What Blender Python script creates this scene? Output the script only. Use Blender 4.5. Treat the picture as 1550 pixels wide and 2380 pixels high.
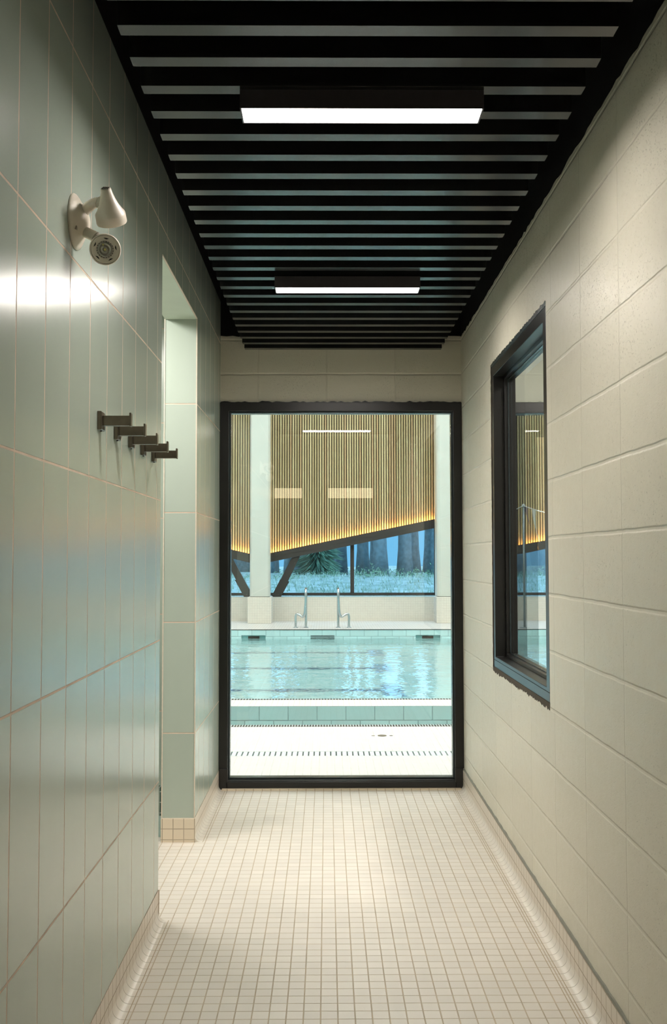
import bpy, bmesh, math, random
from mathutils import Vector, Matrix
random.seed(7)
PI = math.pi
SC = bpy.context.scene
COL = SC.collection
for o in list(bpy.data.objects): bpy.data.objects.remove(o)

# ------------------------------------------------------------------ camera
CAMZ = 1.3505
cam_d = bpy.data.cameras.new('camera'); cam = bpy.data.objects.new('camera', cam_d); COL.objects.link(cam)
right = Vector((0.99997694, -0.00670061, -0.00110467))
fwd = Vector((0.0067441, 0.99893205, 0.04570859))
up = Vector((7.97209935e-04, -4.57149867e-02, 9.98954205e-01))
M = Matrix((right, up, -fwd)).transposed().to_4x4(); M.translation = Vector((0, 0, CAMZ))
cam.matrix_world = M
cam_d.sensor_fit = 'VERTICAL'; cam_d.sensor_height = 36.0
cam_d.lens = 36.0 * 2288.5 / 2380.0
cam_d.clip_start = 0.02; cam_d.clip_end = 300
SC.camera = cam

# ------------------------------------------------------------------ colour management, world, lights
SC.view_settings.view_transform = 'Standard'
SC.view_settings.look = 'None'
SC.view_settings.exposure = 0.0
SC.view_settings.gamma = 1.0
SC.view_settings.use_curve_mapping = False
SC.cycles.caustics_refractive = True
SC.cycles.caustics_reflective = False
SC.cycles.max_bounces = 12
SC.cycles.transparent_max_bounces = 24
SC.cycles.transmission_bounces = 10
SC.cycles.glossy_bounces = 6
SC.cycles.diffuse_bounces = 5
SC.cycles.sample_clamp_indirect = 40.0

W = bpy.data.worlds.new('dusk_sky'); SC.world = W; W.use_nodes = True
bg = W.node_tree.nodes['Background']
bg.inputs[1].default_value = 3.6
_n = W.node_tree.nodes; _l = W.node_tree.links
_tc = _n.new('ShaderNodeTexCoord'); _sx = _n.new('ShaderNodeSeparateXYZ'); _mr = _n.new('ShaderNodeMapRange'); _mx = _n.new('ShaderNodeMix'); _mx.data_type = 'RGBA'
_l.new(_tc.outputs['Generated'], _sx.inputs[0]); _l.new(_sx.outputs[2], _mr.inputs[0]); _mr.inputs[1].default_value = .05; _mr.inputs[2].default_value = .16
_l.new(_mr.outputs[0], _mx.inputs[0]); _mx.inputs[6].default_value = (.06, .19, .31, 1); _mx.inputs[7].default_value = (.34, .68, .98, 1)   # a dull overcast dusk, lighter overhead
_l.new(_mx.outputs[2], bg.inputs[0])

LAMP_W = 74.0          # radiance of the corridor lamps
LAMP_COL = (1.0, 0.93, 0.855)
HALL_POWER = 170.0
HALL_COL = (1.0, 0.985, 0.95)
SIDE_POWER = 38.0
def area_lamp(name, loc, sx, sy, power, col, label, group=None):
    d = bpy.data.lights.new(name, 'AREA'); d.shape = 'RECTANGLE'; d.size = sx; d.size_y = sy
    d.energy = power; d.color = col
    o = bpy.data.objects.new(name, d); COL.objects.link(o); o.location = loc
    return o
# pool hall: long ceiling lamps (fixtures are built below), each lamp is parented to its fixture
HALL_LAMPS = [(-4.5, 7.4), (0.1, 7.4), (5.0, 7.4), (-4.5, 12.5), (0.4, 12.5), (5.4, 12.5), (-4.5, 17.6), (0.4, 17.6), (5.4, 17.6)]
HALL_Z = 6.6

# ------------------------------------------------------------------ measures
XL, XR, YF = -0.630, 0.798, 5.799
BLK_TOP = 2.665         # black paint starts here on the right and end walls
LTILE_TOP = 2.866
CEIL_Z = 3.15
YN, YJ, OPT = 3.735, 4.744, 2.510
WT = 0.155
BACK = -2.2

# ------------------------------------------------------------------ node helpers
class NT:
    def __init__(s, name):
        s.m = bpy.data.materials.new(name); s.m.use_nodes = True
        s.t = s.m.node_tree; s.n = s.t.nodes; s.l = s.t.links
        s.b = s.n['Principled BSDF']; s.out = s.n['Material Output']
        s._pos = None
    def link(s, a, b): s.l.new(a, b)
    def pos(s):
        if s._pos is None:
            g = s.n.new('ShaderNodeNewGeometry'); x = s.n.new('ShaderNodeSeparateXYZ')
            s.link(g.outputs['Position'], x.inputs[0]); s._pos = (x.outputs[0], x.outputs[1], x.outputs[2], g.outputs['Position'], g.outputs['Normal'])
        return s._pos
    def math(s, op, a, b=None, c=None, clamp=False):
        m = s.n.new('ShaderNodeMath'); m.operation = op; m.use_clamp = clamp
        for i, v in enumerate((a, b, c)):
            if v is None: continue
            if isinstance(v, (int, float)): m.inputs[i].default_value = v
            else: s.link(v, m.inputs[i])
        return m.outputs[0]
    def cell(s, u, pitch, off):
        """returns (distance to nearest joint in metres, cell index)"""
        q = s.math('DIVIDE', s.math('SUBTRACT', u, off), pitch)
        fr = s.math('FRACT', q); idx = s.math('FLOOR', q)
        d = s.math('MULTIPLY', s.math('MINIMUM', fr, s.math('SUBTRACT', 1.0, fr)), pitch)
        return d, idx
    def step(s, d, w, soft):
        """1 on the joint, 0 off it"""
        m = s.n.new('ShaderNodeMapRange'); m.interpolation_type = 'SMOOTHSTEP'
        s.link(d, m.inputs[0]) if not isinstance(d, float) else None
        m.inputs[1].default_value = w; m.inputs[2].default_value = w + soft
        m.inputs[3].default_value = 1.0; m.inputs[4].default_value = 0.0
        return m.outputs[0]
    def noise(s, scale, detail=3, vec=None, rough=.55, sc3=None):
        n = s.n.new('ShaderNodeTexNoise'); n.inputs['Scale'].default_value = scale; n.inputs['Detail'].default_value = detail
        n.inputs['Roughness'].default_value = rough
        v = vec or s.pos()[3]
        if sc3:
            k = s.n.new('ShaderNodeVectorMath'); k.operation = 'MULTIPLY'; s.link(v, k.inputs[0]); k.inputs[1].default_value = sc3; v = k.outputs[0]
        s.link(v, n.inputs['Vector']); return n.outputs[0]
    def white(s, a, b=None):
        c = s.n.new('ShaderNodeCombineXYZ'); s.link(a, c.inputs[0])
        if b is not None: s.link(b, c.inputs[1])
        w = s.n.new('ShaderNodeTexWhiteNoise'); w.noise_dimensions = '3D'; s.link(c.outputs[0], w.inputs['Vector']); return w.outputs['Value']
    def mix(s, f, a, b):
        m = s.n.new('ShaderNodeMix'); m.data_type = 'RGBA'
        if isinstance(f, (int, float)): m.inputs[0].default_value = f
        else: s.link(f, m.inputs[0])
        for i, v in ((6, a), (7, b)):
            if isinstance(v, tuple): m.inputs[i].default_value = (*v, 1) if len(v) == 3 else v
            else: s.link(v, m.inputs[i])
        return m.outputs[2]
    def scale_col(s, c, f):
        m = s.n.new('ShaderNodeVectorMath'); m.operation = 'SCALE'
        if isinstance(c, tuple): m.inputs[0].default_value = c
        else: s.link(c, m.inputs[0])
        s.link(f, m.inputs[3]); return m.outputs[0]
    def rng(s, v, a, b, lo, hi):
        m = s.n.new('ShaderNodeMapRange'); s.link(v, m.inputs[0])
        m.inputs[1].default_value = a; m.inputs[2].default_value = b; m.inputs[3].default_value = lo; m.inputs[4].default_value = hi
        return m.outputs[0]
    def bump(s, h, dist, strength=1.0):
        b = s.n.new('ShaderNodeBump'); b.inputs['Distance'].default_value = dist; b.inputs['Strength'].default_value = strength
        s.link(h, b.inputs['Height']); return b.outputs[0]
    def setc(s, c):
        if isinstance(c, tuple): s.b.inputs['Base Color'].default_value = (*c, 1)
        else: s.link(c, s.b.inputs['Base Color'])
        return s
    def r(s, v):
        if isinstance(v, (int, float)): s.b.inputs['Roughness'].default_value = v
        else: s.link(v, s.b.inputs['Roughness'])
        return s
    def nrm(s, v): s.link(v, s.b.inputs['Normal']); return s

def simple(name, col, rough=.5, metal=0.0, nscale=60.0, var=.06, bump=0.0, spec=.5):
    t = NT(name)
    f = t.rng(t.noise(nscale), .3, .7, 1 - var, 1 + var)
    t.setc(t.scale_col(col, f)); t.r(rough)
    t.b.inputs['Metallic'].default_value = metal
    t.b.inputs['Specular IOR Level'].default_value = spec
    if bump: t.nrm(t.bump(t.noise(nscale * 3), bump))
    return t.m

def tile_mat(name, au, av, pu, pv, ou, ov, g, tile, grout, rough=.3, var=.04, depth=.0012, soft=.0015, tilt=0.0, half=False, spec=.5):
    """tiles laid on a plane spanned by world axes au, av (0,1,2)"""
    t = NT(name); P = t.pos()
    dv, iv = t.cell(P[av], pv, ov)
    u = P[au]
    if half:
        u = t.math('ADD', u, t.math('MULTIPLY', t.math('PINGPONG', iv, 1.0), pu / 2))
    du, iu = t.cell(u, pu, ou)
    mu = t.step(du, g / 2, soft); mv = t.step(dv, g / 2, soft)
    mask = t.math('MAXIMUM', mu, mv)
    rnd = t.white(iu, iv)
    f = t.math('MULTIPLY', t.rng(rnd, 0, 1, 1 - var, 1 + var), t.rng(t.noise(4.0), .3, .7, 1 - var * .5, 1 + var * .5))
    ct = t.scale_col(tile, f)
    cg = t.scale_col(grout, t.rng(t.noise(9.0, 4), .3, .7, .82, 1.12))
    t.setc(t.mix(mask, ct, cg))
    t.r(t.rng(mask, 0, 1, rough, .8)); t.b.inputs['Specular IOR Level'].default_value = spec
    h = t.math('SUBTRACT', 1.0, mask)
    if tilt:
        s1 = t.math('MULTIPLY', t.math('SUBTRACT', rnd, .5), t.math('MULTIPLY', u, tilt))
        s2 = t.math('MULTIPLY', t.noise(1.2, 1), tilt * 1.0)
        h = t.math('ADD', h, t.math('ADD', s1, s2))
    t.nrm(t.bump(h, depth))
    return t.m

# ------------------------------------------------------------------ materials
SAGE = (0.435, 0.505, 0.44); SGROUT = (0.66, 0.53, 0.42)
def tiled_wall(name, au):
    off = 1.9824 if au == 1 else XL
    return tile_mat(name, au, 2, .2071, .5265, off, 1.5655, .0046, SAGE, SGROUT, rough=.225, var=.03, depth=.0012, soft=.001, spec=.58)
M_sage_y = tiled_wall('sage_wall_tile', 1)
M_sage_x = tiled_wall('sage_wall_tile_end', 0)
M_floor = tile_mat('cream_mosaic_floor', 0, 1, .0508, .0508, -.0195, 3.0983, .0024, (.74, .69, .62), (.55, .46, .34), rough=.42, var=.035, depth=.0007, soft=.0012)
M_base_y = tile_mat('cream_base_tile', 1, 2, .0508, .0508, 3.0983, .0125, .0026, (.70, .62, .53), (.44, .36, .27), rough=.3, var=.03, depth=.0007, soft=.001)
M_base_x = tile_mat('cream_base_tile_end', 0, 2, .0508, .0508, -.0195, .0125, .0026, (.74, .64, .50), (.44, .36, .27), rough=.3, var=.03, depth=.0007, soft=.001)
def cove_mat():
    t = NT('cream_cove_tile'); P = t.pos()
    d, i = t.cell(P[1], .0508, 3.0983)
    m = t.step(d, .0011, .001)
    f = t.rng(t.white(i), 0, 1, .97, 1.03)
    t.setc(t.mix(m, t.scale_col((.76, .70, .62), f), (.42, .36, .28))); t.r(.28)
    t.nrm(t.bump(t.math('SUBTRACT', 1.0, m), .0007)); return t.m
M_cove = cove_mat()
M_deck = tile_mat('white_deck_mosaic', 0, 1, .0508, .0508, 0, 0, .003, (.60, .60, .585), (.535, .525, .50), rough=.35, var=.02, depth=.0004, soft=.002)

def cmu(name, au, off):
    t = NT(name); P = t.pos()
    wob = t.math('MULTIPLY', t.math('SUBTRACT', t.noise(7.0, 4), .5), .008)
    dv, iv = t.cell(t.math('ADD', P[2], wob), .2032, 1.4193)
    du, iu = t.cell(t.math('ADD', P[au], wob), .4064, off)
    mv = t.step(dv, .002, .006); mu = t.math('MULTIPLY', t.step(du, .0015, .004), .55)
    mask = t.math('MAXIMUM', mu, mv)
    rnd = t.white(iu, iv)
    pits = t.rng(t.noise(210.0, 2), .63, .72, 0, 1)
    rough_block = t.rng(t.noise(1.7, 1), .36, .58, .25, 1.0)
    pitm = t.math('MULTIPLY', t.math('MULTIPLY', pits, rough_block), t.math('SUBTRACT', 1.0, mask), clamp=True)
    base = t.scale_col((.71, .67, .56), t.rng(rnd, 0, 1, .97, 1.03))
    c = t.mix(t.math('MULTIPLY', mu, .35), base, (.50, .47, .38))
    c = t.mix(t.math('MULTIPLY', pitm, .62), c, (.40, .37, .30))
    t.setc(c); t.r(t.rng(t.noise(30.0, 3), .3, .7, .38, .55))
    h = t.math('MULTIPLY', mask, -1.0)
    h = t.math('SUBTRACT', h, t.math('MULTIPLY', pitm, .5))
    h = t.math('ADD', h, t.math('MULTIPLY', t.noise(90.0, 3), .16))
    h = t.math('ADD', h, t.math('MULTIPLY', t.noise(9.0, 2), .5))
    t.nrm(t.bump(h, .0028)); return t.m
M_cmu_y = cmu('cream_painted_block', 1, 2.6561)
M_cmu_x = cmu('cream_painted_block_end', 0, .0)
M_black = simple('black_paint', (.008, .008, .008), .75, bump=.0004, spec=.2)
M_baffle = simple('black_satin_baffle', (.012, .0125, .013), .24, nscale=8, var=.1, spec=.62)
M_frame = simple('black_frame_paint', (.009, .0085, .008), .30, nscale=12, var=.15, bump=.0001)
M_bead = simple('dark_glazing_bead', (.05, .065, .07), .25, metal=.6)
M_mortar = simple('brown_mortar', (.07, .055, .04), .9, bump=.003)
M_caulk = simple('grey_caulk', (.25, .25, .21), .6, bump=.001)
M_white = simple('white_plaster', (.78, .79, .75), .7, nscale=5)
M_conc = simple('pale_concrete', (.50, .535, .49), .55, nscale=3, var=.03)
M_low = tile_mat('pale_low_wall_tile', 0, 2, .0508, .0508, 0, 0, .003, (.62, .60, .53), (.54, .52, .46), rough=.4, var=.02, depth=.0003, soft=.002)
M_steel = simple('dark_steel_paint', (.022, .020, .018), .45, nscale=10)
M_nickel = simple('bronze_nickel', (.17, .145, .11), .28, metal=.85, nscale=40, var=.1)
M_beige = simple('beige_plastic', (.76, .69, .59), .38, nscale=20, var=.03)
M_beige_d = simple('beige_plastic_dark', (.36, .31, .24), .45, nscale=20, var=.03)
M_slot = simple('dark_slot', (.012, .010, .008), .8)
M_lens = simple('grey_led_lens', (.42, .40, .35), .15, metal=.5)
M_chip = simple('yellow_led_chip', (.62, .58, .20), .3)
M_chrome = simple('brushed_stainless', (.52, .56, .57), .24, metal=1.0, nscale=30, var=.04)
M_grate = simple('white_plastic_grate', (.52, .60, .61), .4)
M_teal = tile_mat('aqua_pool_tile', 0, 2, .262, .130, .04, 0, .005, (.50, .70, .70), (.24, .36, .37), rough=.15, var=.05, depth=.0008, soft=.003, half=True)
M_pool = tile_mat('pale_pool_floor_tile', 0, 1, .262, .262, .04, 0, .006, (.58, .95, 1.0), (.52, .89, .96), rough=.3, var=.03, depth=.0004, soft=.004)
M_poolx = tile_mat('pale_pool_side_tile', 1, 2, .262, .130, .04, 0, .005, (.6, .88, .92), (.36, .55, .57), rough=.2, var=.04, depth=.0008, soft=.003, half=True)
M_line = simple('navy_lane_tile', (.05, .14, .28), .3)
M_line2 = simple('blue_lane_tile', (.22, .44, .66), .3)
M_recess = simple('aqua_recess_lining', (.24, .50, .50), .3)
M_pole = simple('grey_pole', (.32, .38, .40), .35, metal=.5)
M_flagw = simple('white_pennant', (.80, .84, .86), .7)
M_flagb = simple('navy_pennant', (.035, .05, .16), .7)
M_darkgreen = tile_mat('dark_green_mosaic', 0, 2, .0508, .0508, 0, .0125, .003, (.06, .11, .09), (.35, .42, .38), rough=.25)

def emit(name, col, strength):
    m = bpy.data.materials.new(name); m.use_nodes = True; n = m.node_tree.nodes; n.clear()
    e = n.new('ShaderNodeEmission'); o = n.new('ShaderNodeOutputMaterial')
    e.inputs[0].default_value = (*col, 1); e.inputs[1].default_value = strength
    m.node_tree.links.new(e.outputs[0], o.inputs[0]); return m
M_lamp = emit('corridor_lamp_diffuser', LAMP_COL, LAMP_W)
M_led = emit('warm_led_strip', (1.0, .44, .13), 70.0)
M_glow_panel = emit('warm_glow_panel', (1.0, .80, .52), 3.2)  # glow of the panels added behind the camera
M_hall_lamp = emit('hall_lamp_diffuser', HALL_COL, 8.0)

def glass(name, tint=(1, 1, 1), ior=1.52):
    m = bpy.data.materials.new(name); m.use_nodes = True; n = m.node_tree.nodes; l = m.node_tree.links; n.clear()
    o = n.new('ShaderNodeOutputMaterial'); mx = n.new('ShaderNodeMixShader'); f = n.new('ShaderNodeFresnel'); f.inputs[0].default_value = ior
    tr = n.new('ShaderNodeBsdfTransparent'); tr.inputs[0].default_value = (*tint, 1)
    g = n.new('ShaderNodeBsdfGlossy'); g.inputs['Roughness'].default_value = 0.0
    # Schlick reflectance from the angle to the pane, the same from both faces
    n.remove(f); ge = n.new('ShaderNodeNewGeometry'); dp = n.new('ShaderNodeVectorMath'); dp.operation = 'DOT_PRODUCT'
    l.new(ge.outputs['Normal'], dp.inputs[0]); l.new(ge.outputs['Incoming'], dp.inputs[1])
    def mt(op, a, b=None):
        q = n.new('ShaderNodeMath'); q.operation = op
        for i, v in enumerate((a, b)):
            if v is None: continue
            if isinstance(v, (int, float)): q.inputs[i].default_value = v
            else: l.new(v, q.inputs[i])
        return q.outputs[0]
    r0 = ((ior - 1) / (ior + 1)) ** 2
    F = mt('ADD', mt('MULTIPLY', mt('POWER', mt('SUBTRACT', 1.0, mt('ABSOLUTE', dp.outputs['Value'])), 5.0), 1 - r0), r0)
    l.new(F, mx.inputs[0]); l.new(tr.outputs[0], mx.inputs[1]); l.new(g.outputs[0], mx.inputs[2]); l.new(mx.outputs[0], o.inputs[0])
    return m
M_glass = glass('clear_glass', (.985, .99, .985))
M_glass_t = glass('reflection_tint_glass', (.60, .64, .64))  # bright reflection put into glass colour: this part darker, the rest clear
M_glass_b = glass('hall_window_glass', (.95, .98, 1.0))

def water_mat():
    t = NT('pool_water'); P = t.pos()
    t.b.inputs['Base Color'].default_value = (.88, 1.0, 1.0, 1)
    t.b.inputs['Transmission Weight'].default_value = 1.0
    t.b.inputs['IOR'].default_value = 1.333
    t.r(0.0)
    h = t.math('ADD', t.noise(1.6, 3, sc3=(1, 1.6, 1)), t.math('MULTIPLY', t.noise(7.0, 2, sc3=(1, 1.5, 1)), .25))
    t.nrm(t.bump(h, .018)); return t.m
M_water = water_mat()

def wood():
    t = NT('warm_timber_slat'); P = t.pos()
    i = t.math('FLOOR', t.math('DIVIDE', t.math('ADD', P[0], .0), .0530))
    w = t.white(i)
    g = t.noise(3.0, 4, sc3=(30, 30, .8)); k = t.rng(t.noise(2.2, 2, sc3=(9, 9, 1)), .66, .72, 0, 1)
    c = t.mix(w, (.38, .31, .15), (.56, .47, .26))
    c = t.mix(t.math('MULTIPLY', t.math('GREATER_THAN', t.white(t.math('ADD', i, 37.0)), .8), .6), c, (.36, .22, .10))
    c = t.scale_col(c, t.rng(g, .3, .7, .82, 1.12))
    t.setc(t.mix(t.math('MULTIPLY', k, .5), c, (.22, .13, .06))); t.r(.5); return t.m
M_wood = wood()
M_backing = simple('dark_backing', (.014, .011, .007), .9)
def foliage(name, a, b, s):
    t = NT(name); t.setc(t.mix(t.rng(t.noise(s, 4), .35, .65, 0, 1), a, b)); t.r(.8); return t.m
M_bark = simple('dark_bark', (.15, .20, .22), .9, nscale=6, var=.3)
M_fir = foliage('fir_needles', (.07, .14, .10), (.20, .34, .22), 3)
M_bush = foliage('bush_leaves', (.12, .24, .12), (.36, .48, .30), 4)
M_meadow = foliage('pale_meadow', (.17, .23, .18), (.42, .46, .44), 1.6)
M_forest = foliage('forest_floor', (.10, .16, .14), (.2, .3, .24), 1.0)

# ------------------------------------------------------------------ mesh helpers
def bx(bm, x0, x1, y0, y1, z0, z1, rot=None, piv=None):
    vs = [bm.verts.new((x, y, z)) for x in (x0, x1) for y in (y0, y1) for z in (z0, z1)]
    for f in ((0, 1, 3, 2), (4, 6, 7, 5), (0, 4, 5, 1), (2, 3, 7, 6), (0, 2, 6, 4), (1, 5, 7, 3)):
        bm.faces.new([vs[i] for i in f])
    if rot is not None:
        p = Vector(piv) if piv else Vector((0, 0, 0))
        for v in vs: v.co = p + rot @ (v.co - p)
    return vs
def obj(name, bm, mat, parent=None, smooth=False, bevel=0, seg=2, recalc=True):
    if recalc: bmesh.ops.recalc_face_normals(bm, faces=bm.faces)
    me = bpy.data.meshes.new(name); bm.to_mesh(me); bm.free()
    if smooth:
        for p in me.polygons: p.use_smooth = True
    o = bpy.data.objects.new(name, me); COL.objects.link(o)
    for m in (mat if isinstance(mat, list) else [mat]): me.materials.append(m)
    if bevel:
        b = o.modifiers.new('bevel', 'BEVEL'); b.width = bevel; b.segments = seg; b.limit_method = 'ANGLE'; b.angle_limit = .6
    if parent: o.parent = parent
    return o
def box(name, x0, x1, y0, y1, z0, z1, mat, parent=None, bevel=0):
    bm = bmesh.new(); bx(bm, x0, x1, y0, y1, z0, z1); return obj(name, bm, mat, parent, bevel=bevel)
def tag(o, label, cat, group=None, kind=None):
    o['label'] = label; o['category'] = cat
    if group: o['group'] = group
    if kind: o['kind'] = kind
    return o
def thing(name, label, cat, loc=(0, 0, 0), group=None):
    o = bpy.data.objects.new(name, None); COL.objects.link(o); o.location = loc; o.empty_display_size = .1
    return tag(o, label, cat, group)
def struct(o, label=None):
    o['kind'] = 'structure'
    if label: o['label'] = label
    return o
def solid(bm, axis, c0, c1, us, vs, keep):
    """slab between c0,c1 along axis, cut in the grid us x vs, cells for which keep(i,j)"""
    def P(c, u, v):
        return {0: (c, u, v), 1: (u, c, v), 2: (u, v, c)}[axis]
    nu, nv = len(us) - 1, len(vs) - 1
    K = lambda i, j: 0 <= i < nu and 0 <= j < nv and keep(i, j)
    cache = {}
    def V(c, u, v):
        k = (c, u, v)
        if k not in cache: cache[k] = bm.verts.new(P(c, u, v))
        return cache[k]
    for i in range(nu):
        for j in range(nv):
            if not K(i, j): continue
            a, b, c, d = us[i], us[i + 1], vs[j], vs[j + 1]
            for cc in (c0, c1): bm.faces.new([V(cc, a, c), V(cc, b, c), V(cc, b, d), V(cc, a, d)])
            if not K(i - 1, j): bm.faces.new([V(c0, a, c), V(c1, a, c), V(c1, a, d), V(c0, a, d)])
            if not K(i + 1, j): bm.faces.new([V(c0, b, c), V(c1, b, c), V(c1, b, d), V(c0, b, d)])
            if not K(i, j - 1): bm.faces.new([V(c0, a, c), V(c1, a, c), V(c1, b, c), V(c0, b, c)])
            if not K(i, j + 1): bm.faces.new([V(c0, a, d), V(c1, a, d), V(c1, b, d), V(c0, b, d)])
def tube(bm, pts, r, n=12, cap=True):
    pts = [Vector(p) for p in pts]; rs = r if isinstance(r, (list, tuple)) else [r] * len(pts)
    rings = []; prev = None
    for i, p in enumerate(pts):
        d = (pts[min(i + 1, len(pts) - 1)] - pts[max(i - 1, 0)]).normalized()
        if prev is None:
            a = Vector((0, 0, 1)) if abs(d.z) < .9 else Vector((1, 0, 0)); u = d.cross(a).normalized()
        else: u = (prev - d * prev.dot(d)).normalized()
        prev = u; v = d.cross(u)
        rings.append([bm.verts.new(p + (u * math.cos(2 * PI * k / n) + v * math.sin(2 * PI * k / n)) * rs[i]) for k in range(n)])
    for a, b in zip(rings, rings[1:]):
        for k in range(n): bm.faces.new([a[k], a[(k + 1) % n], b[(k + 1) % n], b[k]])
    if cap: bm.faces.new(rings[0][::-1]); bm.faces.new(rings[-1])
def smooth_path(pts, k=6):
    pts = [Vector(p) for p in pts]; out = []
    for i in range(len(pts) - 1):
        p0 = pts[max(i - 1, 0)]; p1 = pts[i]; p2 = pts[i + 1]; p3 = pts[min(i + 2, len(pts) - 1)]
        for j in range(k):
            t = j / k
            out.append(.5 * ((2 * p1) + (p2 - p0) * t + (2 * p0 - 5 * p1 + 4 * p2 - p3) * t * t + (3 * p1 - p0 - 3 * p2 + p3) * t ** 3))
    out.append(pts[-1]); return out
def lathe(bm, prof, mat4, n=40, cap0=True, cap1=True):
    """prof: list of (r, h); axis +Z, transformed by mat4"""
    rings = [[bm.verts.new(mat4 @ Vector((r * math.cos(2 * PI * k / n), r * math.sin(2 * PI * k / n), h))) for k in range(n)] for r, h in prof]
    for a, b in zip(rings, rings[1:]):
        for k in range(n): bm.faces.new([a[k], a[(k + 1) % n], b[(k + 1) % n], b[k]])
    if cap0: bm.faces.new(rings[0][::-1])
    if cap1: bm.faces.new(rings[-1])
def aim(loc, d):
    d = Vector(d).normalized(); q = Vector((0, 0, 1)).rotation_difference(d)
    return Matrix.Translation(loc) @ q.to_matrix().to_4x4()
def copy_tree(o, parent=None):
    c = o.copy(); COL.objects.link(c); c.parent = parent
    for ch in list(o.children): copy_tree(ch, c)
    return c

# ================================================================== the corridor shell
bm = bmesh.new(); bx(bm, -1.6, 1.6, BACK, YF + .03, -.12, 0); struct(obj('floor', bm, M_floor))
bm = bmesh.new(); bx(bm, -3.6, -1.6, 2.0, 5.6, -.12, 0); bx(bm, -3.6, -1.6, BACK, 2.0, -.12, 0); struct(obj('floor', bm, M_floor))
# left wall with the opening to the side room
bm = bmesh.new()
solid(bm, 0, XL - WT, XL, [BACK + 2.0, YN, YJ, YF + .06], [0, OPT, LTILE_TOP], lambda i, j: not (i == 1 and j == 0))
wl = struct(obj('wall_left', bm, M_sage_y, bevel=.0015), 'sage green tiled wall on the left with a tall opening')
bm = bmesh.new(); bx(bm, XL - WT - .0005, XL + .0015, YJ - .0015, YJ + .002, .113, OPT); obj('jamb', bm, M_sage_x, wl)
bm = bmesh.new()
for x in (XL + .001, XL - WT + .001): bx(bm, x - .004, x + .001, YJ - .004, YJ - .0005, .113, OPT)
bx(bm, XL - .004, XL + .002, YN - .002, YJ, OPT - .003, OPT + .002)
bx(bm, XL - WT, XL + .002, YJ - .004, YJ, .109, .1135)
obj('edge_trim', bm, simple('beige_edge_trim', (.70, .62, .52), .4), wl)
bm = bmesh.new(); bx(bm, XL - WT, XL - .004, YN, YJ, OPT - .004, OPT + .001); obj('soffit', bm, simple('pale_green_soffit', (.62, .72, .62), .5, nscale=3), wl)
bm = bmesh.new(); bx(bm, XL - WT, XL, BACK + 2.0, YF + .06, LTILE_TOP, CEIL_Z + .05); struct(obj('wall_left_upper', bm, M_black))
# right wall with the interior window
WY0, WY1, WZ0, WZ1 = 3.546, 4.750, .811, 2.281
XRB = XR + .115
bm = bmesh.new()
solid(bm, 0, XR, XRB, [BACK + 2.0, WY0, WY1, YF + .06], [0, WZ0, WZ1, BLK_TOP], lambda i, j: not (i == 1 and j == 1))
struct(obj('wall_right', bm, M_cmu_y), 'cream painted block wall on the right')
# black paint above: slightly uneven lower edge
def jag_strip(bm, p0, p1, wdir, w, thick, tdir, seg=60, amp=.006, both=False):
    p0, p1, wdir, tdir = Vector(p0), Vector(p1), Vector(wdir), Vector(tdir)
    A, B = [], []
    for i in range(seg + 1):
        p = p0.lerp(p1, i / seg); e = random.uniform(-amp, amp) * (1 if random.random() < .8 else 2)
        e2 = random.uniform(-amp, amp) * .5 if both else 0
        q0 = p - wdir * e2; q1 = p + wdir * max(w + e, .0015)
        A.append([bm.verts.new(q0), bm.verts.new(q0 + tdir * thick)]); B.append([bm.verts.new(q1), bm.verts.new(q1 + tdir * thick)])
    for i in range(seg):
        bm.faces.new([A[i][0], A[i + 1][0], B[i + 1][0], B[i][0]]); bm.faces.new([A[i][1], A[i + 1][1], B[i + 1][1], B[i][1]])
        bm.faces.new([B[i][0], B[i + 1][0], B[i + 1][1], B[i][1]]); bm.faces.new([A[i][0], A[i + 1][0], A[i + 1][1], A[i][1]])
bm = bmesh.new(); bx(bm, XR, XRB, BACK + 2.0, YF + .06, BLK_TOP, CEIL_Z + .05)
jag_strip(bm, (XR, BACK + 2, BLK_TOP), (XR, YF, BLK_TOP), (0, 0, -1), .006, .0012, (-1, 0, 0), 160, .004)
struct(obj('wall_right_upper', bm, M_black))
# end wall: block header over the glazed end
FZ = 2.265
bm = bmesh.new(); bx(bm, XL, XR, YF, YF + .2, FZ, BLK_TOP)
wf = struct(obj('wall_far', bm, M_cmu_x), 'cream block header above the end glazing')
bm = bmesh.new(); bx(bm, XL, XR, YF - .0005, YF + .2, BLK_TOP, CEIL_Z + .05)
jag_strip(bm, (XL, YF - .0005, BLK_TOP), (XR, YF - .0005, BLK_TOP), (0, 0, -1), .004, .0012, (0, -1, 0), 40, .003)
struct(obj('wall_far_upper', bm, M_black))
# ceiling deck
bm = bmesh.new(); bx(bm, -3.7, 1.7, BACK, YF + .2, CEIL_Z, CEIL_Z + .1); struct(obj('ceiling', bm, M_black))
# the wider space behind the camera
bm = bmesh.new(); bx(bm, -1.6, 1.6, BACK - .12, BACK, 0, CEIL_Z); struct(obj('wall_back', bm, M_cmu_x))
bm = bmesh.new(); bx(bm, -1.75, -1.6, BACK, -.2, 0, CEIL_Z); bx(bm, -1.75, XL - WT, -.35, -.2, 0, CEIL_Z); struct(obj('wall_left', bm, M_sage_y))
bm = bmesh.new(); bx(bm, 1.6, 1.75, BACK, -.2, 0, CEIL_Z); bx(bm, XRB, 1.75, -.35, -.2, 0, CEIL_Z); struct(obj('wall_right', bm, M_cmu_y))
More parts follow.
